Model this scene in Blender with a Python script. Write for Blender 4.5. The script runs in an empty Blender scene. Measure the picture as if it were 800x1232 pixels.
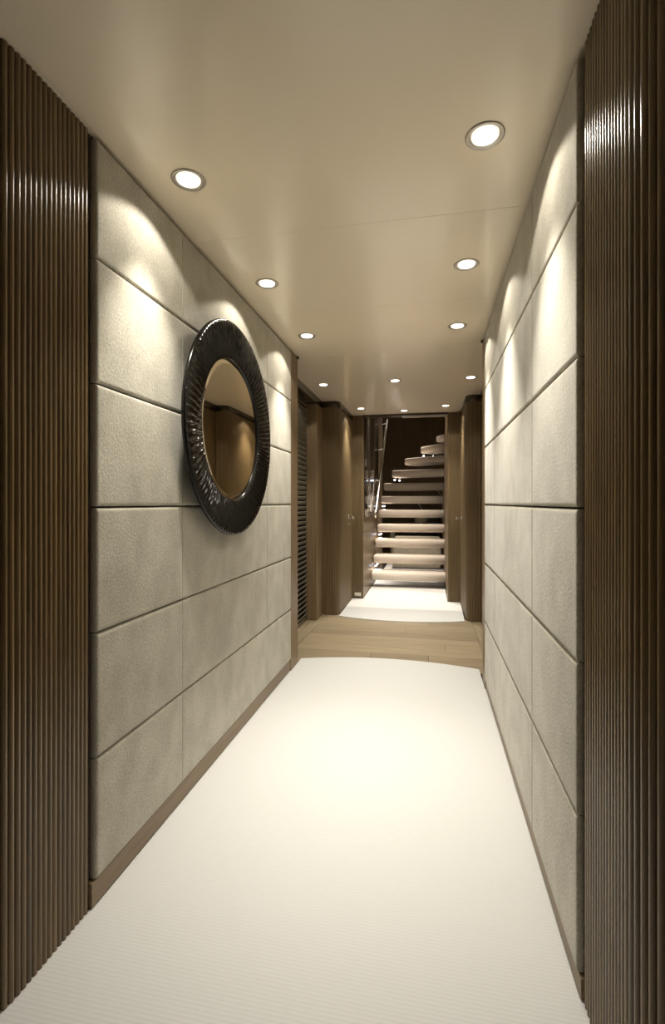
import bpy, bmesh, math, random
from mathutils import Vector, Matrix
random.seed(7)
S = bpy.context.scene
COL = S.collection
PI = math.pi

# ------------------------------------------------------------------ camera
F_PX = 582.0
cam_d = bpy.data.cameras.new('camera'); cam = bpy.data.objects.new('camera', cam_d); COL.objects.link(cam)
cam_d.sensor_fit = 'HORIZONTAL'; cam_d.sensor_width = 36; cam_d.lens = 36*F_PX/800
cam_d.shift_y = -11/800; cam_d.clip_start = 0.02
cam.location = (0, 0, 1.10); cam.rotation_euler = (PI/2, 0, math.radians(11.3))
S.camera = cam
# ------------------------------------------------------------------ world, exposure
w = bpy.data.worlds.new('world'); S.world = w; w.use_nodes = True
w.node_tree.nodes['Background'].inputs[0].default_value = (0.9, 0.8, 0.62, 1)
w.node_tree.nodes['Background'].inputs[1].default_value = 0.02
S.view_settings.view_transform = 'Standard'; S.view_settings.look = 'None'
S.view_settings.exposure = 0.44; S.view_settings.gamma = 1.0
S.view_settings.use_curve_mapping = False

# ------------------------------------------------------------------ lamps (position, power factor)
WARM = (1.0, 0.94, 0.82)
CEIL = 2.105
LAMPS = [(-.734, 1.388, 1.0), (.150, 1.380, 1.0), (-.728, 2.114, 1.0), (.154, 2.109, 1.0),
         (-.721, 2.824, 1.0), (.157, 2.831, 1.0), (-.882, 4.02, .8), (.326, 4.015, .8),
         (-.275, 4.00, .8), (-.712, 5.11, .8), (.168, 5.13, .8), (-.267, 5.32, .8),
         (-.73, -.75, .3), (.15, -.75, .3)]
LAMP_LABELS = ['ceiling downlight nearest the left suede wall, before the ceiling joint',
    'largest and brightest ceiling downlight, nearest the right suede wall',
    'ceiling downlight above the round black mirror, past the first joint',
    'second ceiling downlight along the right suede wall, past the joint',
    'third ceiling downlight along the left wall, just before its wooden end post',
    'third ceiling downlight along the right suede wall',
    'ceiling downlight beside the louvred door on the left',
    'ceiling downlight beside the far end of the right suede wall, over the bare wood floor',
    'single ceiling downlight in the corridor centre over the bare wood floor',
    'far left small ceiling downlight in front of the stair opening',
    'far right small ceiling downlight in front of the stair opening',
    'small central ceiling downlight closest to the stair opening header',
    'ceiling downlight behind the viewer, left', 'ceiling downlight behind the viewer, right']
P_WIDE, P_NARROW = 5.2, 52.0
def spot(name, loc, power, size, blend, radius=.02, color=WARM, parent=None):
    l = bpy.data.lights.new(name, 'SPOT'); l.energy = power; l.color = color
    l.spot_size = math.radians(size); l.spot_blend = blend; l.shadow_soft_size = radius
    o = bpy.data.objects.new(name, l); COL.objects.link(o); o.location = loc
    if parent: o.parent = parent
    return o

# ------------------------------------------------------------------ materials
def mat(name, color, rough=.5, metal=0, spec=.5, coat=0):
    m = bpy.data.materials.new(name); m.use_nodes = True
    b = m.node_tree.nodes['Principled BSDF']
    b.inputs['Base Color'].default_value = (*color, 1); b.inputs['Roughness'].default_value = rough
    b.inputs['Metallic'].default_value = metal; b.inputs['Specular IOR Level'].default_value = spec
    b.inputs['Coat Weight'].default_value = coat; b.inputs['Coat Roughness'].default_value = .12
    return m, m.node_tree, b
def noise_col(nt, b, c1, c2, scale, vec_scale=(1,1,1), detail=4, lo=.35, hi=.65, bump=0, bscale=None, bdist=.001, rough=None):
    N, L = nt.nodes, nt.links
    tc = N.new('ShaderNodeTexCoord'); mp = N.new('ShaderNodeMapping'); mp.inputs['Scale'].default_value = vec_scale
    oi = N.new('ShaderNodeObjectInfo'); ad = N.new('ShaderNodeVectorMath'); ad.operation = 'ADD'
    ml = N.new('ShaderNodeVectorMath'); ml.operation = 'SCALE'; ml.inputs['Scale'].default_value = 7.0
    cv = N.new('ShaderNodeCombineXYZ')
    for i in range(3): L.new(oi.outputs['Random'], cv.inputs[i])
    L.new(cv.outputs[0], ml.inputs[0]); L.new(tc.outputs['Object'], mp.inputs['Vector'])
    L.new(mp.outputs[0], ad.inputs[0]); L.new(ml.outputs[0], ad.inputs[1])
    nz = N.new('ShaderNodeTexNoise'); nz.inputs['Scale'].default_value = scale; nz.inputs['Detail'].default_value = detail
    L.new(ad.outputs[0], nz.inputs['Vector'])
    cr = N.new('ShaderNodeValToRGB'); cr.color_ramp.elements[0].position = lo; cr.color_ramp.elements[1].position = hi
    cr.color_ramp.elements[0].color = (*c1, 1); cr.color_ramp.elements[1].color = (*c2, 1)
    L.new(nz.outputs['Fac'], cr.inputs['Fac']); L.new(cr.outputs['Color'], b.inputs['Base Color'])
    if bump:
        n2 = N.new('ShaderNodeTexNoise'); n2.inputs['Scale'].default_value = bscale or scale*4; n2.inputs['Detail'].default_value = 3
        L.new(ad.outputs[0], n2.inputs['Vector'])
        bp = N.new('ShaderNodeBump'); bp.inputs['Strength'].default_value = bump; bp.inputs['Distance'].default_value = bdist
        L.new(n2.outputs['Fac'], bp.inputs['Height']); L.new(bp.outputs[0], b.inputs['Normal'])
    return cr, oi
def tint(nt, b, oi, lo=.8, hi=1.2):
    """small per-piece brightness change"""
    N, L = nt.nodes, nt.links
    src = b.inputs['Base Color'].links[0].from_socket
    mr = N.new('ShaderNodeMapRange'); mr.inputs['To Min'].default_value = lo; mr.inputs['To Max'].default_value = hi
    L.new(oi.outputs['Random'], mr.inputs['Value'])
    hs = N.new('ShaderNodeHueSaturation'); L.new(mr.outputs[0], hs.inputs['Value']); L.new(src, hs.inputs['Color'])
    L.new(hs.outputs[0], b.inputs['Base Color'])

M = {}
m, nt, b = mat('suede', (.42, .39, .32), .85, spec=.25); M['suede'] = m
b.inputs['Sheen Weight'].default_value = .25; b.inputs['Sheen Roughness'].default_value = .4
noise_col(nt, b, (.43, .40, .33), (.53, .50, .42), 10.0, (1, 1, .75), 9, .35, .66, .7, 190, .0016)
src = b.inputs['Base Color'].links[0].from_socket; N, L = nt.nodes, nt.links
tc = N.new('ShaderNodeTexCoord'); n3 = N.new('ShaderNodeTexNoise'); n3.inputs['Scale'].default_value = 150; n3.inputs['Detail'].default_value = 3
L.new(tc.outputs['Object'], n3.inputs['Vector']); mr = N.new('ShaderNodeMapRange'); mr.inputs['From Min'].default_value = .3; mr.inputs['From Max'].default_value = .7
mr.inputs['To Min'].default_value = .82; mr.inputs['To Max'].default_value = 1.16; L.new(n3.outputs['Fac'], mr.inputs['Value'])
hs = N.new('ShaderNodeHueSaturation'); L.new(mr.outputs[0], hs.inputs['Value']); L.new(src, hs.inputs['Color']); L.new(hs.outputs[0], b.inputs['Base Color'])
m, nt, b = mat('reed_wood', (.14, .09, .045), .24, spec=.6); M['reed'] = m
cr, oi = noise_col(nt, b, (.115, .072, .030), (.21, .137, .062), 3.0, (40, 40, 1.2), 3, .3, .7)
tint(nt, b, oi, .8, 1.2)
m, nt, b = mat('veneer', (.24, .16, .09), .42, spec=.45); M['veneer'] = m
noise_col(nt, b, (.185, .128, .072), (.27, .19, .108), 3.0, (45, 45, 1.0), 4, .3, .7)
m, nt, b = mat('veneer_lengthwise', (.24, .16, .09), .42, spec=.45); M['veneer_y'] = m
noise_col(nt, b, (.20, .14, .082), (.285, .205, .125), 3.0, (45, 1.0, 45), 4, .3, .7)
m, nt, b = mat('dark_veneer', (.11, .075, .04), .4, spec=.5); M['dveneer'] = m
noise_col(nt, b, (.115, .079, .039), (.205, .143, .074), 3.0, (60, 60, .8), 4, .3, .7)
m, nt, b = mat('fascia', (.045, .03, .018), .22, spec=.6); M['fascia'] = m
noise_col(nt, b, (.035, .024, .014), (.06, .041, .024), 3.0, (1, 1, 30), 3)
m, nt, b = mat('floor_oak', (.36, .27, .16), .42); M['oak'] = m
cr, oi = noise_col(nt, b, (.235, .185, .115), (.345, .275, .18), 2.2, (1.2, 26, 26), 5, .3, .72)
tint(nt, b, oi, .84, 1.12)
m, nt, b = mat('floor_oak_lengthwise', (.36, .27, .16), .42); M['oak_y'] = m
cr, oi = noise_col(nt, b, (.235, .185, .115), (.345, .275, .18), 2.2, (26, 1.2, 26), 5, .3, .72)
tint(nt, b, oi, .9, 1.1)
m, nt, b = mat('ceiling_paint', (.66, .58, .45), .28, spec=.5, coat=.5); M['ceil'] = m
noise_col(nt, b, (.91, .80, .635), (.92, .81, .65), .8, detail=1)
m, nt, b = mat('trim_paint', (.88, .78, .625), .35); M['cpaint'] = m
m, nt, b = mat('seam_brown', (.065, .048, .032), .9); M['seam'] = m
m, nt, b = mat('gap_black', (.02, .016, .012), .8); M['gap'] = m
m, nt, b = mat('chrome', (.85, .82, .78), .12, 1); M['chrome'] = m
m, nt, b = mat('brushed_metal', (.55, .52, .47), .35, 1); M['brushed'] = m
m, nt, b = mat('mirror_glass', (.86, .80, .66), .015, 1); M['mirror'] = m
m, nt, b = mat('white_plastic', (.75, .70, .60), .4); M['plastic'] = m
m, nt, b = mat('black_gloss', (.012, .011, .010), .12, spec=.6); M['blackgloss'] = m
m, nt, b = mat('louvre_slat', (.15, .135, .105), .35, spec=.6); M['slat'] = m
m, nt, b = mat('cream_fabric', (.66, .60, .48), .9); M['cream'] = m
noise_col(nt, b, (.62, .565, .45), (.69, .63, .51), 30, bump=.2)
m, nt, b = mat('dark_steel', (.05, .045, .04), .4, .7); M['steel'] = m
# frame: black lacquer
m, nt, b = mat('frame_lacquer', (.004, .0035, .003), .17, spec=.36); M['frame'] = m
# carpet, ribbed across the corridor
def carpet(name, c, rib=True):
    m, nt, b = mat(name, c, .95, spec=.1); N, L = nt.nodes, nt.links
    tc = N.new('ShaderNodeTexCoord')
    wv = N.new('ShaderNodeTexWave'); wv.wave_type = 'BANDS'; wv.bands_direction = 'Y'
    wv.inputs['Scale'].default_value = 31.4; wv.inputs['Distortion'].default_value = .8; wv.inputs['Detail'].default_value = 2
    wv.inputs['Detail Scale'].default_value = 2
    L.new(tc.outputs['Object'], wv.inputs['Vector'])
    nz = N.new('ShaderNodeTexNoise'); nz.inputs['Scale'].default_value = 420; L.new(tc.outputs['Object'], nz.inputs['Vector'])
    mx = N.new('ShaderNodeMath'); mx.operation = 'MULTIPLY_ADD'; mx.inputs[1].default_value = .6
    L.new(nz.outputs['Fac'], mx.inputs[0])
    if rib: L.new(wv.outputs['Fac'], mx.inputs[2])
    bp = N.new('ShaderNodeBump'); bp.inputs['Strength'].default_value = .14; bp.inputs['Distance'].default_value = .002
    L.new(mx.outputs[0], bp.inputs['Height']); L.new(bp.outputs[0], b.inputs['Normal'])
    cr = N.new('ShaderNodeValToRGB'); cr.color_ramp.elements[0].color = (c[0]*.965, c[1]*.96, c[2]*.95, 1)
    cr.color_ramp.elements[1].color = (*c, 1); cr.color_ramp.elements[0].position = .2
    L.new(wv.outputs['Fac'] if rib else nz.outputs['Fac'], cr.inputs['Fac']); L.new(cr.outputs[0], b.inputs['Base Color'])
    return m
M['carpet'] = carpet('carpet', (.565, .565, .557))
M['tread'] = carpet('tread_carpet', (.78, .71, .63), False)
def emis(name, c, s):
    m = bpy.data.materials.new(name); m.use_nodes = True; nt = m.node_tree
    b = nt.nodes['Principled BSDF']; b.inputs['Base Color'].default_value = (.8, .8, .8, 1)
    b.inputs['Emission Color'].default_value = (*c, 1); b.inputs['Emission Strength'].default_value = s
    return m
M['bulb'] = emis('bulb', (1, .95, .86), 2.2); M['led'] = emis('led', (.80, .85, 1), 9)
m = bpy.data.materials.new('clear_glass'); m.use_nodes = True; nt = m.node_tree; b = nt.nodes['Principled BSDF']
b.inputs['Base Color'].default_value = (.82, .77, .66, 1); b.inputs['Roughness'].default_value = .12
b.inputs['Transmission Weight'].default_value = 1; b.inputs['Specular IOR Level'].default_value = .25; b.inputs['IOR'].default_value = 1.45; M['glass'] = m

# ------------------------------------------------------------------ helpers
def link(name, bm, material, parent=None, smooth=False, loc=None):
    me = bpy.data.meshes.new(name); bm.normal_update(); bm.to_mesh(me); bm.free()
    if smooth:
        for p in me.polygons: p.use_smooth = True
    me.materials.append(M[material])
    o = bpy.data.objects.new(name, me); COL.objects.link(o)
    if parent: o.parent = parent
    if loc: o.location = loc
    return o
def clone(o, name, parent=None, loc=None, rot=None):
    c = o.copy(); c.name = name; COL.objects.link(c)
    if parent is not None: c.parent = parent
    if loc is not None: c.location = loc
    if rot is not None: c.rotation_euler = rot
    return c
def tag(o, label, cat, group=None):
    o['label'] = label; o['category'] = cat
    if group: o['group'] = group
    return o
def struct(o):
    o['kind'] = 'structure'; return o
def empty(name, loc=(0,0,0), rz=0):
    o = bpy.data.objects.new(name, None); COL.objects.link(o); o.location = loc; o.rotation_euler = (0, 0, rz)
    o.empty_display_size = .1
    return o
def box(bm, x0, x1, y0, y1, z0, z1, bev=0, seg=2):
    r = bmesh.ops.create_cube(bm, size=1)
    vs = r['verts']
    for v in vs:
        v.co = Vector(((x0+x1)/2 + v.co.x*(x1-x0), (y0+y1)/2 + v.co.y*(y1-y0), (z0+z1)/2 + v.co.z*(z1-z0)))
    if bev:
        es = list({e for v in vs for e in v.link_edges})
        bmesh.ops.bevel(bm, geom=es, offset=bev, segments=seg, affect='EDGES', profile=.5)
    return bm
def bx(*a, **k): return box(bmesh.new(), *a, **k)
def cyl(bm, p0, p1, r0, r1=None, n=16, cap=True):
    p0, p1 = Vector(p0), Vector(p1); r1 = r0 if r1 is None else r1
    d = (p1-p0); q = d.to_track_quat('Z', 'Y').to_matrix().to_4x4()
    mtx = Matrix.Translation((p0+p1)/2) @ q
    bmesh.ops.create_cone(bm, cap_ends=cap, segments=n, radius1=r0, radius2=r1, depth=d.length, matrix=mtx)
    return bm
def tube(bm, pts, r, n=12):
    pts = [Vector(p) for p in pts]; rings = []
    up = Vector((1, 0, 0))
    for i, p in enumerate(pts):
        t = (pts[min(i+1, len(pts)-1)] - pts[max(i-1, 0)]).normalized()
        a = t.cross(up); a = a.normalized() if a.length > 1e-4 else Vector((0, 1, 0)); c = t.cross(a).normalized()
        rings.append([bm.verts.new(p + r*(math.cos(2*PI*k/n)*a + math.sin(2*PI*k/n)*c)) for k in range(n)])
    for A, B in zip(rings, rings[1:]):
        for k in range(n): bm.faces.new((A[k], A[(k+1) % n], B[(k+1) % n], B[k]))
    bm.faces.new(rings[0][::-1]); bm.faces.new(rings[-1])
    bmesh.ops.recalc_face_normals(bm, faces=bm.faces)
    return bm
def lathe(bm, prof, n=48, closed=False, mtx=None):
    """profile of (r, z) around Z"""
    mtx = mtx or Matrix(); rings = []
    for r, z in prof:
        if r < 1e-6: rings.append([bm.verts.new(mtx @ Vector((0, 0, z)))])
        else: rings.append([bm.verts.new(mtx @ Vector((r*math.cos(2*PI*k/n), r*math.sin(2*PI*k/n), z))) for k in range(n)])
    pr = list(zip(rings, rings[1:])) + ([(rings[-1], rings[0])] if closed else [])
    for A, B in pr:
        for k in range(n):
            j = (k+1) % n
            if len(A) == 1 and len(B) > 1: bm.faces.new((A[0], B[j], B[k]))
            elif len(B) == 1 and len(A) > 1: bm.faces.new((A[k], A[j], B[0]))
            elif len(A) > 1: bm.faces.new((A[k], A[j], B[j], B[k]))
    bmesh.ops.recalc_face_normals(bm, faces=bm.faces)
    return bm
def strip(bm, path, z0, z1, close=None):
    """vertical sheet along a plan path, optionally closed into a prism"""
    lo = [bm.verts.new((x, y, z0)) for x, y in path]; hi = [bm.verts.new((x, y, z1)) for x, y in path]
    n = len(path)
    for i in range(n if close else n-1):
        j = (i+1) % n; bm.faces.new((lo[i], lo[j], hi[j], hi[i]))
    if close:
        bm.faces.new(lo[::-1]); bm.faces.new(hi)
    bmesh.ops.recalc_face_normals(bm, faces=bm.faces)
    return bm
def resample(path, step):
    out = []; P = [Vector(p) for p in path]
    L = [0]
    for a, c in zip(P, P[1:]): L.append(L[-1] + (c-a).length)
    n = max(1, round(L[-1]/step))
    for k in range(n+1):
        s = L[-1]*k/n; i = 0
        while i < len(P)-2 and L[i+1] < s: i += 1
        t = (s-L[i])/max(1e-9, L[i+1]-L[i]); out.append(P[i].lerp(P[i+1], min(1, t)))
    return out
def reeds(path, pitch, side, depth=None, k=5):
    """plan path of half-round reeds along a path; side=+1 bulges to the left of travel"""
    pts = resample(path, pitch); out = []
    for a, c in zip(pts, pts[1:]):
        d = (c-a); n = Vector((-d.y, d.x)).normalized()*side; r = d.length/2; mid = (a+c)/2; dp = depth or r
        for i in range(k):
            t = PI*i/k
            out.append(mid - d.normalized()*math.cos(t)*r + n*math.sin(t)*dp)
    out.append(pts[-1])
    return [(p.x, p.y) for p in out]
def arc(cx, cy, r, a0, a1, n=12):
    return [(cx + r*math.cos(math.radians(a0+(a1-a0)*i/n)), cy + r*math.sin(math.radians(a0+(a1-a0)*i/n))) for i in range(n+1)]

# ------------------------------------------------------------------ setting: shell
XL, XR = -.887, .322            # faces of the suede panels
struct(link('floor', bx(-2.6, 2.2, -2.6, 10.4, -.10, -.02), 'gap'))
c = struct(link('ceiling', bx(-2.6, 2.2, -2.6, 5.56, CEIL+.004, CEIL+.25), 'cpaint'))
for (y0, y1) in ((-2.6, 1.73), (1.7315, 2.47), (2.4715, 3.25), (3.2515, 5.50)):
    link('ceiling_panel', bx(-2.6 if y1 > 3.3 or y1 < 0 else XL, (XR-.012) if y1 < 3.3 else 2.0, y0, y1, CEIL, CEIL+.0039), 'ceil', c)
link('ceiling_panel', bx(-2.6, XL-.0005, -2.6, 3.25, CEIL, CEIL+.0039), 'ceil', c)
struct(link('wall_back', bx(-2.6, 2.2, -2.7, -2.6, -.02, CEIL+.2), 'dveneer'))
# left and right corridor walls: carcass + panels
def corridor_wall(name, side, xf, y_end, y_trim, base_h, ys):
    sgn = -1 if side == 'left' else 1
    xb = xf + sgn*.022
    x0, x1 = sorted((xb, xf + sgn*.145))
    wall = struct(link(name, bx(x0, x1, 1.152, y_end, -.02, CEIL+.1), 'seam'))
    zs = [.995+1.1, .668+1.1, .326+1.1, -.012+1.1, -.356+1.1, -.697+1.1, base_h]
    for j in range(len(ys)-1):
        for i in range(6):
            zt, zb = zs[i], zs[i+1]; ya, yb = ys[j], ys[j+1]
            g = .0022; gy = .0006
            w_, h_ = (yb-ya) - 2*gy, (zt-zb) - 2*g
            bm = bmesh.new(); nu, nv = 14, 12
            def prof(t, ln):     # distance from the edge -> pillow depth
                e = min(t, 1-t)*ln; r = .008
                return 0 if e >= r else r - math.sqrt(max(0, r*r - (r-e)**2))
            us = sorted({0, .0015/w_, .004/w_, .008/w_, .013/w_} | {k/nu for k in range(1, nu)} | {1-.013/w_, 1-.008/w_, 1-.004/w_, 1-.0015/w_, 1})
            vs = sorted({0, .0015/h_, .004/h_, .008/h_, .013/h_} | {k/nv for k in range(1, nv)} | {1-.013/h_, 1-.008/h_, 1-.004/h_, 1-.0015/h_, 1})
            grid = []
            for v in vs:
                row = []
                for u in us:
                    edge_u = prof(u, w_)*(1.0 if (j == 0 and u < .5) else .25)
                    d = max(edge_u, prof(v, h_)*.8) - .0012*math.sin(PI*u)**.6*math.sin(PI*v)**.6
                    row.append(bm.verts.new((-d, (u-.5)*w_, (v-.5)*h_)))
                grid.append(row)
            for r0, r1 in zip(grid, grid[1:]):
                for k in range(len(us)-1): bm.faces.new((r0[k], r0[k+1], r1[k+1], r1[k]))
            # sides back to the carcass
            border = [e for e in bm.edges if e.is_boundary]
            ex = bmesh.ops.extrude_edge_only(bm, edges=border)
            for v in ex['geom']:
                if isinstance(v, bmesh.types.BMVert): v.co.x = -.0215
            be = [e for e in bm.edges if e.is_boundary]
            bmesh.ops.contextual_create(bm, geom=be)
            bmesh.ops.recalc_face_normals(bm, faces=bm.faces)
            p = link('suede_panel', bm, 'suede', wall, True, (xf, (ya+yb)/2, (zt+zb)/2))
            if sgn == 1: p.rotation_euler = (0, 0, PI)
    # smooth veneer post at the far end, and the thin head trim
    xa, xc = sorted((xf + sgn*.002, xf + sgn*.15))
    link('end_post', bx(xa, xc, y_trim+.002, y_end+.02, -.008, CEIL-.002, bev=.006), 'veneer', wall)
    hx = sorted((xf - sgn*.010, xf + sgn*.0215))
    link('head_trim', bx(hx[0], hx[1], y_end-.012, y_end+.014, CEIL-.016, CEIL-.0005, bev=.003), 'fascia', wall)
    bb0, bb1 = sorted((xf + sgn*.006, xf + sgn*.0215))
    struct(link('baseboard_'+side, bx(bb0, bb1, 1.154, y_trim, .004, base_h-.002, bev=.0015), 'veneer_y'))
    return wall
corridor_wall('wall_left', 'left', XL, 3.21, 3.054, .072, [1.165, 1.633, 2.576, 3.052])
corridor_wall('wall_right', 'right', XR, 3.11, 2.98, .052, [1.165, 1.641, 2.54, 2.978])

# ------------------------------------------------------------------ near fluted claddings, reed by reed
def reed_mesh(r, h):
    bm = bmesh.new(); pts = [(r*math.cos(PI*i/10), r*math.sin(PI*i/10)*1.0) for i in range(11)]
    strip(bm, pts, 0, h)
    return bm
def fluted_end(side, xf, label):
    sgn = -1 if side == 'left' else 1
    R, y0 = .15, .925
    cx = xf + sgn*R
    pth = [(xf, 1.148), (xf, y0)]
    aa = [180 - sgn*0, 0]
    for i in range(1, 13):
        a = math.radians(90*i/12)
        pth.append((cx - sgn*R*math.cos(a), y0 - R*math.sin(a)))
    pth.append((cx + sgn*.75, y0-R))
    t = empty('fluted_wall_cladding', (cx, y0, 0)); tag(t, label, 'wall cladding')
    pitch = .0155
    pts = resample(pth, pitch)
    proto = None; h = CEIL - .001
    back = [(x + sgn*.004*0, y) for x, y in pth]
    inner = [(x + sgn*.05, y+.03) for x, y in reversed(pth)]
    bm = bmesh.new(); strip(bm, [(x-cx, y-y0) for x, y in pth] + [(cx+sgn*.75-cx, 1.148-y0)], 0.0005, h, close=True)
    link('backing', bm, 'gap', t)
    for i, (a, c) in enumerate(zip(pts, pts[1:])):
        if i > 62: break
        mid = (a+c)/2; d = (c-a); n = Vector((-d.y, d.x))*(-sgn)*-1
        n = Vector((d.y, -d.x)) if sgn == -1 else Vector((-d.y, d.x))
        # reed mesh bulges along local +Y: turn +Y onto the outward normal (towards the corridor)
        if n.dot(Vector((-sgn, -.6))) < 0: n = -n
        rz = math.atan2(n.y, n.x) - PI/2
        loc = (mid.x-cx, mid.y-y0, .0005)
        if proto is None:
            proto = link('reed', reed_mesh(.0074, h-.001), 'reed', t, True, loc); proto.rotation_euler = (0, 0, rz)
        else: clone(proto, 'reed', t, loc, (0, 0, rz))
fluted_end('left', XL-.018, 'dark fluted timber wall cladding at the left edge, left of the suede wall')
fluted_end('right', XR+.018, 'dark fluted timber wall cladding at the right edge, catching bright highlights')
struct(link('wall_side_left', bx(-2.7, -2.6, -2.7, 1.2, -.02, CEIL+.2), 'dveneer'))
struct(link('wall_side_right', bx(2.2, 2.3, -2.7, 1.2, -.02, CEIL+.2), 'dveneer'))

# ------------------------------------------------------------------ floor coverings
def slab(path, z0, z1):
    bm = bmesh.new(); strip(bm, path, z0, z1, close=True); bmesh.ops.triangulate(bm, faces=[f for f in bm.faces if len(f.verts) > 4]); return bm
def arc3(p0, pm, p1, n=24):
    # circle through three points
    (ax, ay), (bx_, by), (cx, cy) = p0, pm, p1
    d = 2*(ax*(by-cy)+bx_*(cy-ay)+cx*(ay-by))
    ux = ((ax*ax+ay*ay)*(by-cy)+(bx_*bx_+by*by)*(cy-ay)+(cx*cx+cy*cy)*(ay-by))/d
    uy = ((ax*ax+ay*ay)*(cx-bx_)+(bx_*bx_+by*by)*(ax-cx)+(cx*cx+cy*cy)*(bx_-ax))/d
    r = math.hypot(ax-ux, ay-uy); a0 = math.atan2(ay-uy, ax-ux); a1 = math.atan2(cy-uy, cx-ux)
    return [(ux+r*math.cos(a0+(a1-a0)*i/n), uy+r*math.sin(a0+(a1-a0)*i/n)) for i in range(n+1)]
near_edge = arc3((-.885, 3.315), (-.23, 3.425), (.320, 3.325))
qa = [(.15*math.cos(math.radians(a)), .15*math.sin(math.radians(a))) for a in range(0, 91, 10)]
cp = [(-2.59, -2.59), (2.19, -2.59), (2.19, .773), (XR+.018+.15, .773)] + [(XR+.018+.15-c_, .925-s_) for c_, s_ in qa[::-1]] + \
     [(XR+.018, 2.978), (.323, 2.98), (.323, 3.325)] + near_edge[::-1][1:] + [(-.888, 3.315), (-.888, 3.054), (XL-.018, 3.052)] + \
     [(XL-.018-.15+c_, .925-s_) for c_, s_ in qa] + [(XL-.018-.15, .773), (-2.59, .773)]
tag(link('carpet', slab(cp, -.0065, 0), 'carpet'), 'pale cream ribbed carpet covering the near corridor floor up to the wood strip', 'carpet')
far_edge = arc3((-1.0, 4.70), (-.26, 4.525), (.46, 4.72))
fe = [q for q in arc3((-1.0, 4.70), (-.26, 4.525), (.46, 4.72), 60) if -.868 < q[0] < .337]
fp = fe + [(.337, 5.515), (.199, 5.519), (.199, 6.13), (-.741, 6.13), (-.741, 5.519), (-.868, 5.515)]
tag(link('carpet', slab(fp, -.0065, 0), 'carpet'), 'cream carpet on the far landing between wood strip and stairs', 'carpet')
tag(link('carpet', slab([(-.741, 6.134), (.199, 6.134), (.199, 6.89), (.9, 6.89), (.9, 9.99), (-.741, 9.99)], -.0065, 0), 'carpet'),
    'cream carpet beneath and beyond the floating stairs', 'carpet')
wf = tag(empty('wood_floor_strip', (-.28, 4.0, -.0195)), 'bare light oak plank floor strip between the two cream carpets', 'wood floor')
def plank(x0, x1, y0, y1, mt='oak'):
    link('plank', bx(x0+.001+.28, x1-.001+.28, y0+.0012-4, y1-.0012-4, 0, .013, bev=.0008, seg=1), mt, wf)
y = 3.57
for k in range(8):
    y1 = y + .145
    cut = [-.45, .12, -.70, .2, -.2, -.62, 0.0, -.4][k]
    if k in (1, 4, 6): plank(-1.0, cut, y, y1); plank(cut, .387, y, y1)
    else: plank(-1.0, .387, y, y1)
    y = y1
for a, bb in ((-1.02, -.415), (-.415, -.005), (-.005, .46)): plank(a, bb, 3.26, 3.57)
plank(-1.145, -1.0, 3.26, 4.0, 'oak_y'); plank(-1.145, -1.0, 4.0, 4.73, 'oak_y')
plank(.387, .56, 3.57, 4.73, 'oak_y')

# ------------------------------------------------------------------ recess walls, louvred door
wl = struct(link('wall_recess_left', bx(-1.25, -1.16, 3.2, 4.75, -.02, CEIL), 'dveneer'))
hd = struct(link('trim_1', bx(-1.16, -1.035, 3.215, 4.64, 2.035, CEIL-.001, bev=.004), 'fascia'))
struct(link('trim_2', bx(-1.16, -1.035, 4.43, 4.68, -.006, 2.034, bev=.006), 'veneer'))
struct(link('trim_3', bx(-1.16, -1.034, 3.232, 3.36, -.006, 2.034, bev=.006), 'veneer'))
d = struct(empty('door_1', (-1.155, 3.9, 0)))
bm = bmesh.new(); box(bm, 0, .02, -.535, -.46, 0, 2.03); box(bm, 0, .02, .515, .528, 0, 2.03)
box(bm, 0, .02, -.46, .515, 0, .03); box(bm, 0, .02, -.46, .515, 2.0, 2.03)
link('door_frame', bm, 'slat', d)
link('door_leaf', bx(-.003, .003, -.46, .515, .03, 2.0), 'gap', d)
pr = None
for k in range(43):
    z = .05 + k*.0455
    if pr is None:
        pr = link('slat', bx(-.0035, .0035, -.458, .513, -.019, .019, bev=.0015, seg=1), 'slat', d, loc=(.020, 0, z)); pr.rotation_euler = (0, math.radians(38), 0)
    else: clone(pr, 'slat', d, (.020, 0, z))
struct(link('wall_recess_right', bx(.47, .56, 3.13, 4.75, -.02, CEIL), 'dveneer'))
struct(link('trim_4', bx(.458, .47, 3.13, 4.66, 2.035, CEIL-.001, bev=.003), 'fascia'))

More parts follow.
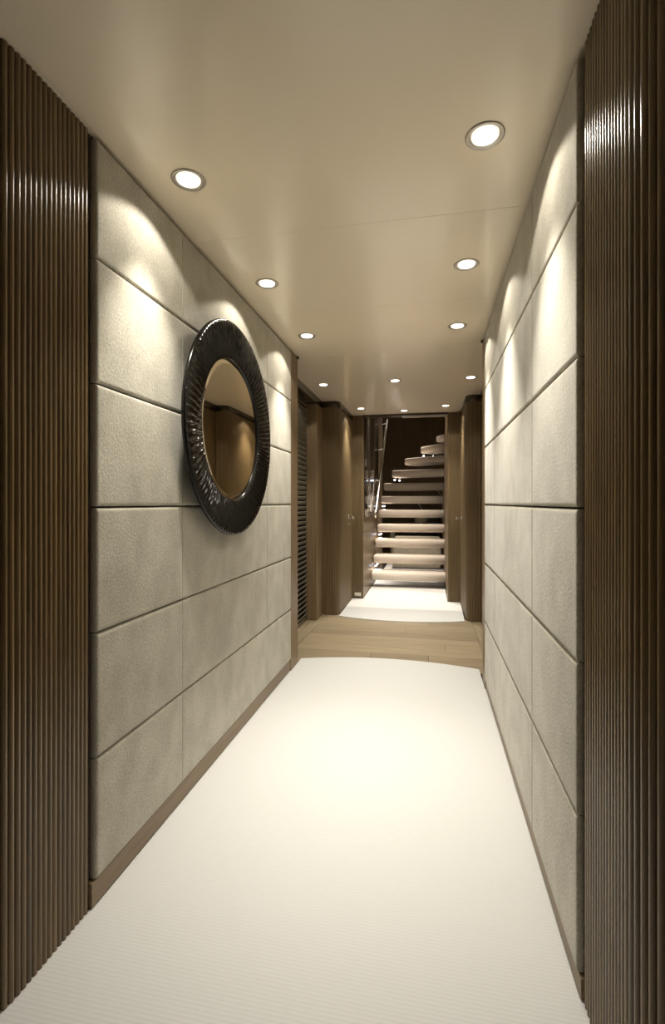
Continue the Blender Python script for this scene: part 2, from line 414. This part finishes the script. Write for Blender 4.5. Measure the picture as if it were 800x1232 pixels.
# ------------------------------------------------------------------ curved fluted units flanking the stair opening
def handle(parent, x, y, z, sgn):
    bm = bmesh.new(); cyl(bm, (x, y, z), (x+sgn*.009, y, z), .026, n=24)
    h = link('door_handle', bm, 'chrome', parent)
    bm = bmesh.new(); tube(bm, [(x+sgn*.008, y, z), (x+sgn*.045, y, z), (x+sgn*.055, y-.008, z), (x+sgn*.058, y-.03, z), (x+sgn*.058, y-.11, z+.002)], .012, 12)
    link('lever', bm, 'chrome', h, True)
    bm = bmesh.new(); cyl(bm, (x, y, z-.07), (x+sgn*.008, y, z-.07), .018, n=20); cyl(bm, (x+sgn*.008, y, z-.07), (x+sgn*.018, y, z-.07), .007, n=12)
    link('thumb_turn', bm, 'chrome', h)
def unit(side, x_in, x_out, label):
    s = 1 if side == 'left' else -1         # direction from unit towards corridor
    R = .06; yf = 4.69 if side == 'left' else 4.67
    cx, cy = x_in - s*R, yf + R
    pth = [(x_out, yf)] + [(cx + s*R*math.sin(math.radians(a)), cy - R*math.cos(math.radians(a))) for a in range(0, 91, 9)] + [(x_in, 5.515)]
    t = tag(empty('fluted_unit', (cx, cy, 0)), label, 'cabinet')
    loc = lambda P: [(a-cx, c-cy) for a, c in P]
    back = [(x_out, 5.515)]
    link('body', strip(bmesh.new(), loc([(a - s*.004 if i > 0 else a, c+.004) for i, (a, c) in enumerate(pth)][:-1] + [(x_in-s*.004, 5.515)] + back), -.006, CEIL-.002, close=True), 'gap', t)
    f = link('fluting', strip(bmesh.new(), loc(reeds(pth, .0175, -s, depth=.006)), -.004, 2.045), 'dveneer', t); f['kind'] = 'stuff'
    off = [(x_out, yf-.010)] + [(cx + s*(R+.010)*math.sin(math.radians(a)), cy - (R+.010)*math.cos(math.radians(a))) for a in range(0, 91, 9)] + [(x_in+s*.010, 5.515)]
    link('fascia', strip(bmesh.new(), loc(off + [(x_in-s*.01, 5.515)] + [(a - s*.012, c+.012) for a, c in pth[-2:0:-1]] + [(x_out, yf+.012)]), 2.045, CEIL-.001, close=True), 'fascia', t, True)
    handle(t, x_in+s*.0045-cx, 5.27-cy, .94, s)
unit('left', -.875, -1.06, 'dark fluted wood unit with rounded corner and lever handle, left of the stairs')
unit('right', .344, .469, 'dark fluted wood unit with rounded corner and lever handle, right of the stairs')
# facing jambs of the stair opening + return walls
def jamb(n, x0, x1):
    a, bb = min(x0, x1), max(x0, x1)
    t = struct(link('trim_%d' % n, bx(a, bb, 5.522, 5.60, -.006, CEIL-.001, bev=.004), 'dveneer'))
    f = link('fluting', strip(bmesh.new(), reeds([(a+.012, 5.522), (bb-.012, 5.522)], .0155, -1, depth=.004), -.004, CEIL-.002), 'dveneer', t); f['kind'] = 'stuff'
jamb(5, -.90, -.742); jamb(6, .202, .37)
struct(link('wall_stair_left', bx(-.86, -.748, 5.602, 7.9, -.02, 3.5), 'dveneer'))
struct(link('wall_stair_right', bx(.205, .37, 5.602, 6.88, -.02, 3.5), 'dveneer'))
struct(link('trim_7', bx(-.741, .201, 5.50, 5.60, CEIL-.022, CEIL+.02), 'fascia'))
struct(link('trim_8', bx(-.30, .2005, 5.515, 5.585, CEIL-.036, CEIL-.0225), 'brushed'))
struct(link('wall_stairwell_front', bx(-1.5, 1.6, 5.561, 5.70, CEIL+.021, 3.5), 'dveneer'))
# fluted far wall
f = struct(link('wall_far', bx(-1.6, 1.6, 10.02, 10.12, -.02, 3.5), 'gap'))
g = link('fluting', strip(bmesh.new(), reeds([(-1.6, 10.015), (1.6, 10.015)], .032, -1, depth=.008), -.01, 3.45), 'dveneer', f, True); g['kind'] = 'stuff'
struct(link('wall_room_left', bx(-1.7, -1.6, 5.6, 10.1, -.02, 3.5), 'dveneer'))
struct(link('wall_room_right', bx(1.6, 1.7, 5.6, 10.1, -.02, 3.5), 'dveneer'))
struct(link('ceiling_stairwell', bx(-1.7, 1.7, 5.6, 10.1, 3.5, 3.6), 'ceil'))
struct(link('wall_low_right', bx(.235, .33, 8.25, 9.98, -.02, 1.35), 'dveneer'))
# small socket plate at the foot of the left jamb
t = tag(empty('socket_plate', (-.805, 5.5175, .048)), 'small white socket plate at the foot of the left stair jamb', 'socket')
link('plate', bx(-.038, .038, -.008, 0, -.020, .020, bev=.006, seg=3), 'plastic', t)
link('cover', bx(-.026, .026, -.0105, -.0082, -.011, .011, bev=.001), 'plastic', t)

# ------------------------------------------------------------------ floating staircase
st = tag(empty('staircase', (-.27, 6.3, 0)), 'floating staircase of thick pale carpeted treads winding up to the right', 'staircase')
TH = .112
xl = [-.744, -.738, -.731, -.722, -.712, -.704, -.679]
TR = [(xl[i], 6.30+.173*i, [0, 0, 0, 0, 0, 0, 4][i], .203) for i in range(7)]
TR += [(-.567, 7.46, 20, .46), (-.385, 7.67, 36, .47), (-.144, 7.89, 53, .48), (.107, 8.12, 65, .50)]
for i, (x, y, ang, xr) in enumerate(TR):
    a = math.radians(ang); ln = (xr - x)/math.cos(a); dep = .29
    n = 10; r = TH/2; bm = bmesh.new()
    prof = [(.035 - .035*math.sin(t), -r*math.cos(t)*1.0) for t in [PI*k/n for k in range(n+1)]]
    prof = [((.042*(1-math.sin(PI*k/n)**.75)), -r*math.cos(PI*k/n)) for k in range(n+1)]
    prof += [(dep-.01, r), (dep, r-.01), (dep, -r+.01), (dep-.01, -r)]
    def ring(px, sc, ins):
        return [bm.verts.new((px, ins + (q-ins)*1.0 if q > ins else ins, max(-r*sc, min(r*sc, z)))) for q, z in prof]
    secs = [(0, .45, .022), (.004, .72, .012), (.012, .9, .005), (.025, 1, 0), (ln, 1, 0)]
    rings = [ring(*s_) for s_ in secs]
    for A, B in zip(rings, rings[1:]):
        for k in range(len(A)): bm.faces.new((A[k], A[(k+1) % len(A)], B[(k+1) % len(A)], B[k]))
    bm.faces.new(rings[0]); bm.faces.new(rings[-1][::-1]); bmesh.ops.recalc_face_normals(bm, faces=bm.faces)
    o = link('tread', bm, 'tread', st, True, (x+.27, y-6.3, .2*(i+1)-r)); o.rotation_euler = (0, 0, -a)
    link('seam', bx(.03, ln-.002, .078, .083, r, r+.0012), 'gap', o)
    if i % 2 == 1:
        for dy in (.05, .24):
            sl = spot('step_lamp', (.035, dy, -r-.052), 2.5, 150, .8, .01, (1, .93, .84), o)
            bm = bmesh.new(); cyl(bm, (.03, dy, -r-.030), (.03, dy, -r+.004), .014, n=14)
            link('light_cup', bm, 'chrome', o)
            bm = bmesh.new(); bmesh.ops.create_uvsphere(bm, u_segments=12, v_segments=8, radius=.014, matrix=Matrix.Translation((.03, dy, -r-.034)))
            link('step_light', bm, 'led', o, True)
bm = bmesh.new(); cyl(bm, (.74, .72, 0), (.74, .72, 3.2), .045, n=20); link('support_post', bm, 'steel', st, True)
# handrail on the left stair wall
hr = tag(empty('handrail', (-.748, 6.4, .9)), 'polished metal handrail rising along the left side of the stairs', 'handrail')
P = lambda x, y, z: (x+.748, y-6.4, z-.9)
A, B = Vector((-.705, 6.47, .93)), Vector((-.645, 7.62, 2.40))
pts = [P(-.707, 6.40, .995), P(-.707, 6.40, .945), P(-.706, 6.415, .918), P(-.706, 6.44, .912), P(-.705, 6.465, .93)] + [P(*A.lerp(B, t)) for t in (.03, .06, .3, .6, 1)]
link('rail', tube(bmesh.new(), pts, .019, 14), 'chrome', hr, True)
for zz in (.985, .955):
    bm = bmesh.new(); cyl(bm, P(-.7320, 6.40, zz), P(-.70, 6.40, zz), .008, n=12); link('bracket', bm, 'chrome', hr)
for t in (.35, .68, .97):
    p = A.lerp(B, t); bm = bmesh.new(); cyl(bm, P(-.7320, p.y, p.z-.03), P(-.725, p.y, p.z-.03), .022, n=16); cyl(bm, P(-.73, p.y, p.z-.03), P(p.x, p.y, p.z-.01), .008, n=12)
    link('bracket', bm, 'chrome', hr)
gl = tag(link('glass_screen', strip(bmesh.new(), [(-.7385 + .006*math.sin(k*.42), 5.62+k*.0527) for k in range(31)] + [(-.7435 + .004*math.sin(k*.42), 5.62+k*.0527) for k in range(30, -1, -1)], .93, 2.85, close=True), 'glass'),
         'clear glass screen on the left stair wall behind the handrail', 'glass screen')

# ------------------------------------------------------------------ things glimpsed between the treads
sf = tag(empty('sofa', (-.21, 8.55, 0)), 'low cream upholstered sofa seen between the lower treads', 'sofa')
link('base', bx(-.40, .40, -.35, .38, .0, .20, bev=.03, seg=4), 'cream', sf, True)
link('seat_cushion', bx(-.41, .41, -.36, .20, .205, .38, bev=.05, seg=5), 'cream', sf, True)
link('backrest', bx(-.41, .41, .215, .39, .205, .50, bev=.05, seg=5), 'cream', sf, True)
pd = tag(empty('pedestal_table', (-.68, 9.25, 0)), 'narrow cream pedestal table left of the low sofa beyond the stairs', 'table')
link('column', bx(-.04, .04, -.04, .04, 0, .62, bev=.006), 'cream', pd); link('table_top', bx(-.055, .055, -.055, .055, .62, .65, bev=.006), 'cream', pd)
link('foot', bx(-.09, .09, -.09, .09, 0, .02, bev=.005), 'cream', pd)
sb = tag(empty('sideboard', (-.18, 9.65, 0)), 'black gloss sideboard behind the sofa beyond the stairs', 'cabinet')
link('carcass', bx(-.40, .40, -.18, .18, .05, .63, bev=.005), 'blackgloss', sb); link('plinth', bx(-.36, .36, -.14, .14, 0, .05), 'steel', sb)
link('top_plate', bx(-.41, .41, -.19, .19, .631, .65, bev=.004), 'blackgloss', sb)
for k in range(2): link('door', bx(-.395+.4*k, -.005+.4*k, -.195, -.1805, .07, .61, bev=.003), 'blackgloss', sb)
lp = tag(empty('table_lamp', (-.16, 9.62, .651)), 'cream table lamp standing on the black sideboard beyond the stairs', 'lamp')
link('lamp_base', lathe(bmesh.new(), [(0, 0), (.06, 0), (.06, .012), (.018, .02), (.014, .09), (0, .09)], 24), 'brushed', lp, True)
link('lamp_shade', lathe(bmesh.new(), [(.125, .06), (.12, .30), (.117, .30), (.122, .06)], 32, closed=True), 'cream', lp, True)
tv = tag(empty('television', (.105, 9.66, .651)), 'black screen standing on the sideboard right of the cream lamp', 'television')
link('screen', bx(-.11, .11, -.012, .012, .02, .26, bev=.004), 'blackgloss', tv); link('stand', bx(-.05, .05, -.04, .04, 0, .02, bev=.004), 'steel', tv)
for (p0, p1, lb) in (((-.272, 10.0, 1.18), (.048, 9.76, .656), 'thin pale rod leaning on the far wall, seen between the middle treads'),
                     ((.12, 10.0, 1.41), (.231, 9.9, 1.26), 'thin pale rod seen between the upper treads beside the right stair jamb')):
    bm = bmesh.new(); v = Vector(p1)-Vector(p0); cyl(bm, (0, 0, 0), v, .010, n=10)
    tag(link('slender_rod', bm, 'cream', loc=p0), lb, 'rod')

# ------------------------------------------------------------------ round mirror
mr = tag(empty('round_mirror', (XL+.0005, 1.996, 1.418)), 'round mirror in a wide black carved frame on the left suede wall', 'mirror')
NA, NR = 1200, 14
bm = bmesh.new(); rings = []
rr = random.Random(3)
NC = 104                                      # carved cells round the ring
cells = [(rr.uniform(-.5, .5), rr.uniform(0, 1), rr.uniform(.6, 1.0)) for _ in range(NC*3)]
def carve(th, r):
    t = (r-.305)/.154; u = th/(2*PI)*NC + .9*math.sin(th*7+r*24) * .25 + .7*math.sin(th*3)
    row = int(t*2.2 + cells[int(u) % NC][1]*.8); c_ = cells[(int(u) + row*37) % len(cells)]
    f = (u % 1.0); h = max(0, 1-abs(f-.5)*2)**1.7*c_[2]
    tt = (t*2.2 + cells[int(u) % NC][1]*.8) % 1.0
    return .0095*h*(.15 + .85*math.sin(PI*tt)**.5)
for j in range(NR+1):
    r = .307 + (.455-.307)*j/NR; t = j/NR
    base = .048 + .014*math.sin(t*PI*.62)
    ring = []
    for k in range(NA):
        th = 2*PI*k/NA
        e = min(1, min(t, 1-t)*9)
        ring.append(bm.verts.new((base + carve(th, r)*e, r*math.cos(th), r*math.sin(th))))
    rings.append(ring)
for (r, x) in ((.459, .058), (.460, .050), (.456, .044), (.40, .040), (.34, 0.0), (.29, 0.0), (.300, .034), (.304, .044)):
    rings.append([bm.verts.new((x, r*math.cos(2*PI*k/NA), r*math.sin(2*PI*k/NA))) for k in range(NA)])
for A, B in zip(rings, rings[1:] + rings[:1]):
    for k in range(NA): bm.faces.new((A[k], A[(k+1) % NA], B[(k+1) % NA], B[k]))
bmesh.ops.recalc_face_normals(bm, faces=bm.faces)
link('frame', bm, 'frame', mr, True)
bm = bmesh.new(); RX = Matrix.Rotation(PI/2, 4, 'Y')
lathe(bm, [(0, .0405), (.285, .0405), (.3005, .0365), (.300, .034), (0, .034)], 128, mtx=RX)
link('mirror_glass', bm, 'mirror', mr)

# ------------------------------------------------------------------ downlights
def ring_bm():
    return lathe(bmesh.new(), [(.036, 0), (.051, 0), (.0525, -.002), (.050, -.004), (.044, -.003), (.038, -.0015)], 40, closed=True)
first = None
for i, (x, y, k) in enumerate(LAMPS):
    t = tag(empty('downlight', (x, y, CEIL)), LAMP_LABELS[i], 'downlight', 'recessed ceiling downlights')
    if first is None:
        a = link('trim_ring', ring_bm(), 'brushed', t, True)
        bm = bmesh.new(); cyl(bm, (0, 0, -.0035), (0, 0, -.0005), .0335, n=32); c_ = link('lens', bm, 'bulb', t)
        first = (a, c_)
    else:
        for q in first: clone(q, q.name.split('.')[0], t)
    spot('lamp_wide', (0, 0, -.012), P_WIDE*k, 127, .16, .02, parent=t)
    spot('lamp_beam', (0, 0, -.012), P_NARROW*k, 88 if i in (9, 10, 11) else 70, 1.0, .02, parent=t)
# fill lights with downlight fittings, added out of view to brighten stairs and sofa
for (x, y, z, p) in ((-.25, 6.1, 3.499, 350), (.6, 8.0, 3.499, 6), (-.6, 8.9, 3.499, 520)):
    t = tag(empty('downlight', (x, y, z)), {6.1: 'added fill light over the lowest treads, above the view', 8.0: 'added fill light over the winding top treads, above the view', 8.9: 'added fill light over the far sofa, tilted towards the stairs, above the view'}[y], 'downlight')
    for q in first: clone(q, q.name.split('.')[0], t)
    l = spot('lamp_beam', (0, 0, -.012), p, 60 if y > 8.5 else 58 if y < 7 else 110, 1.0, .03, (1, .86, .72), t)
    if y > 8.5: l.rotation_euler = (math.radians(-25), 0, 0)
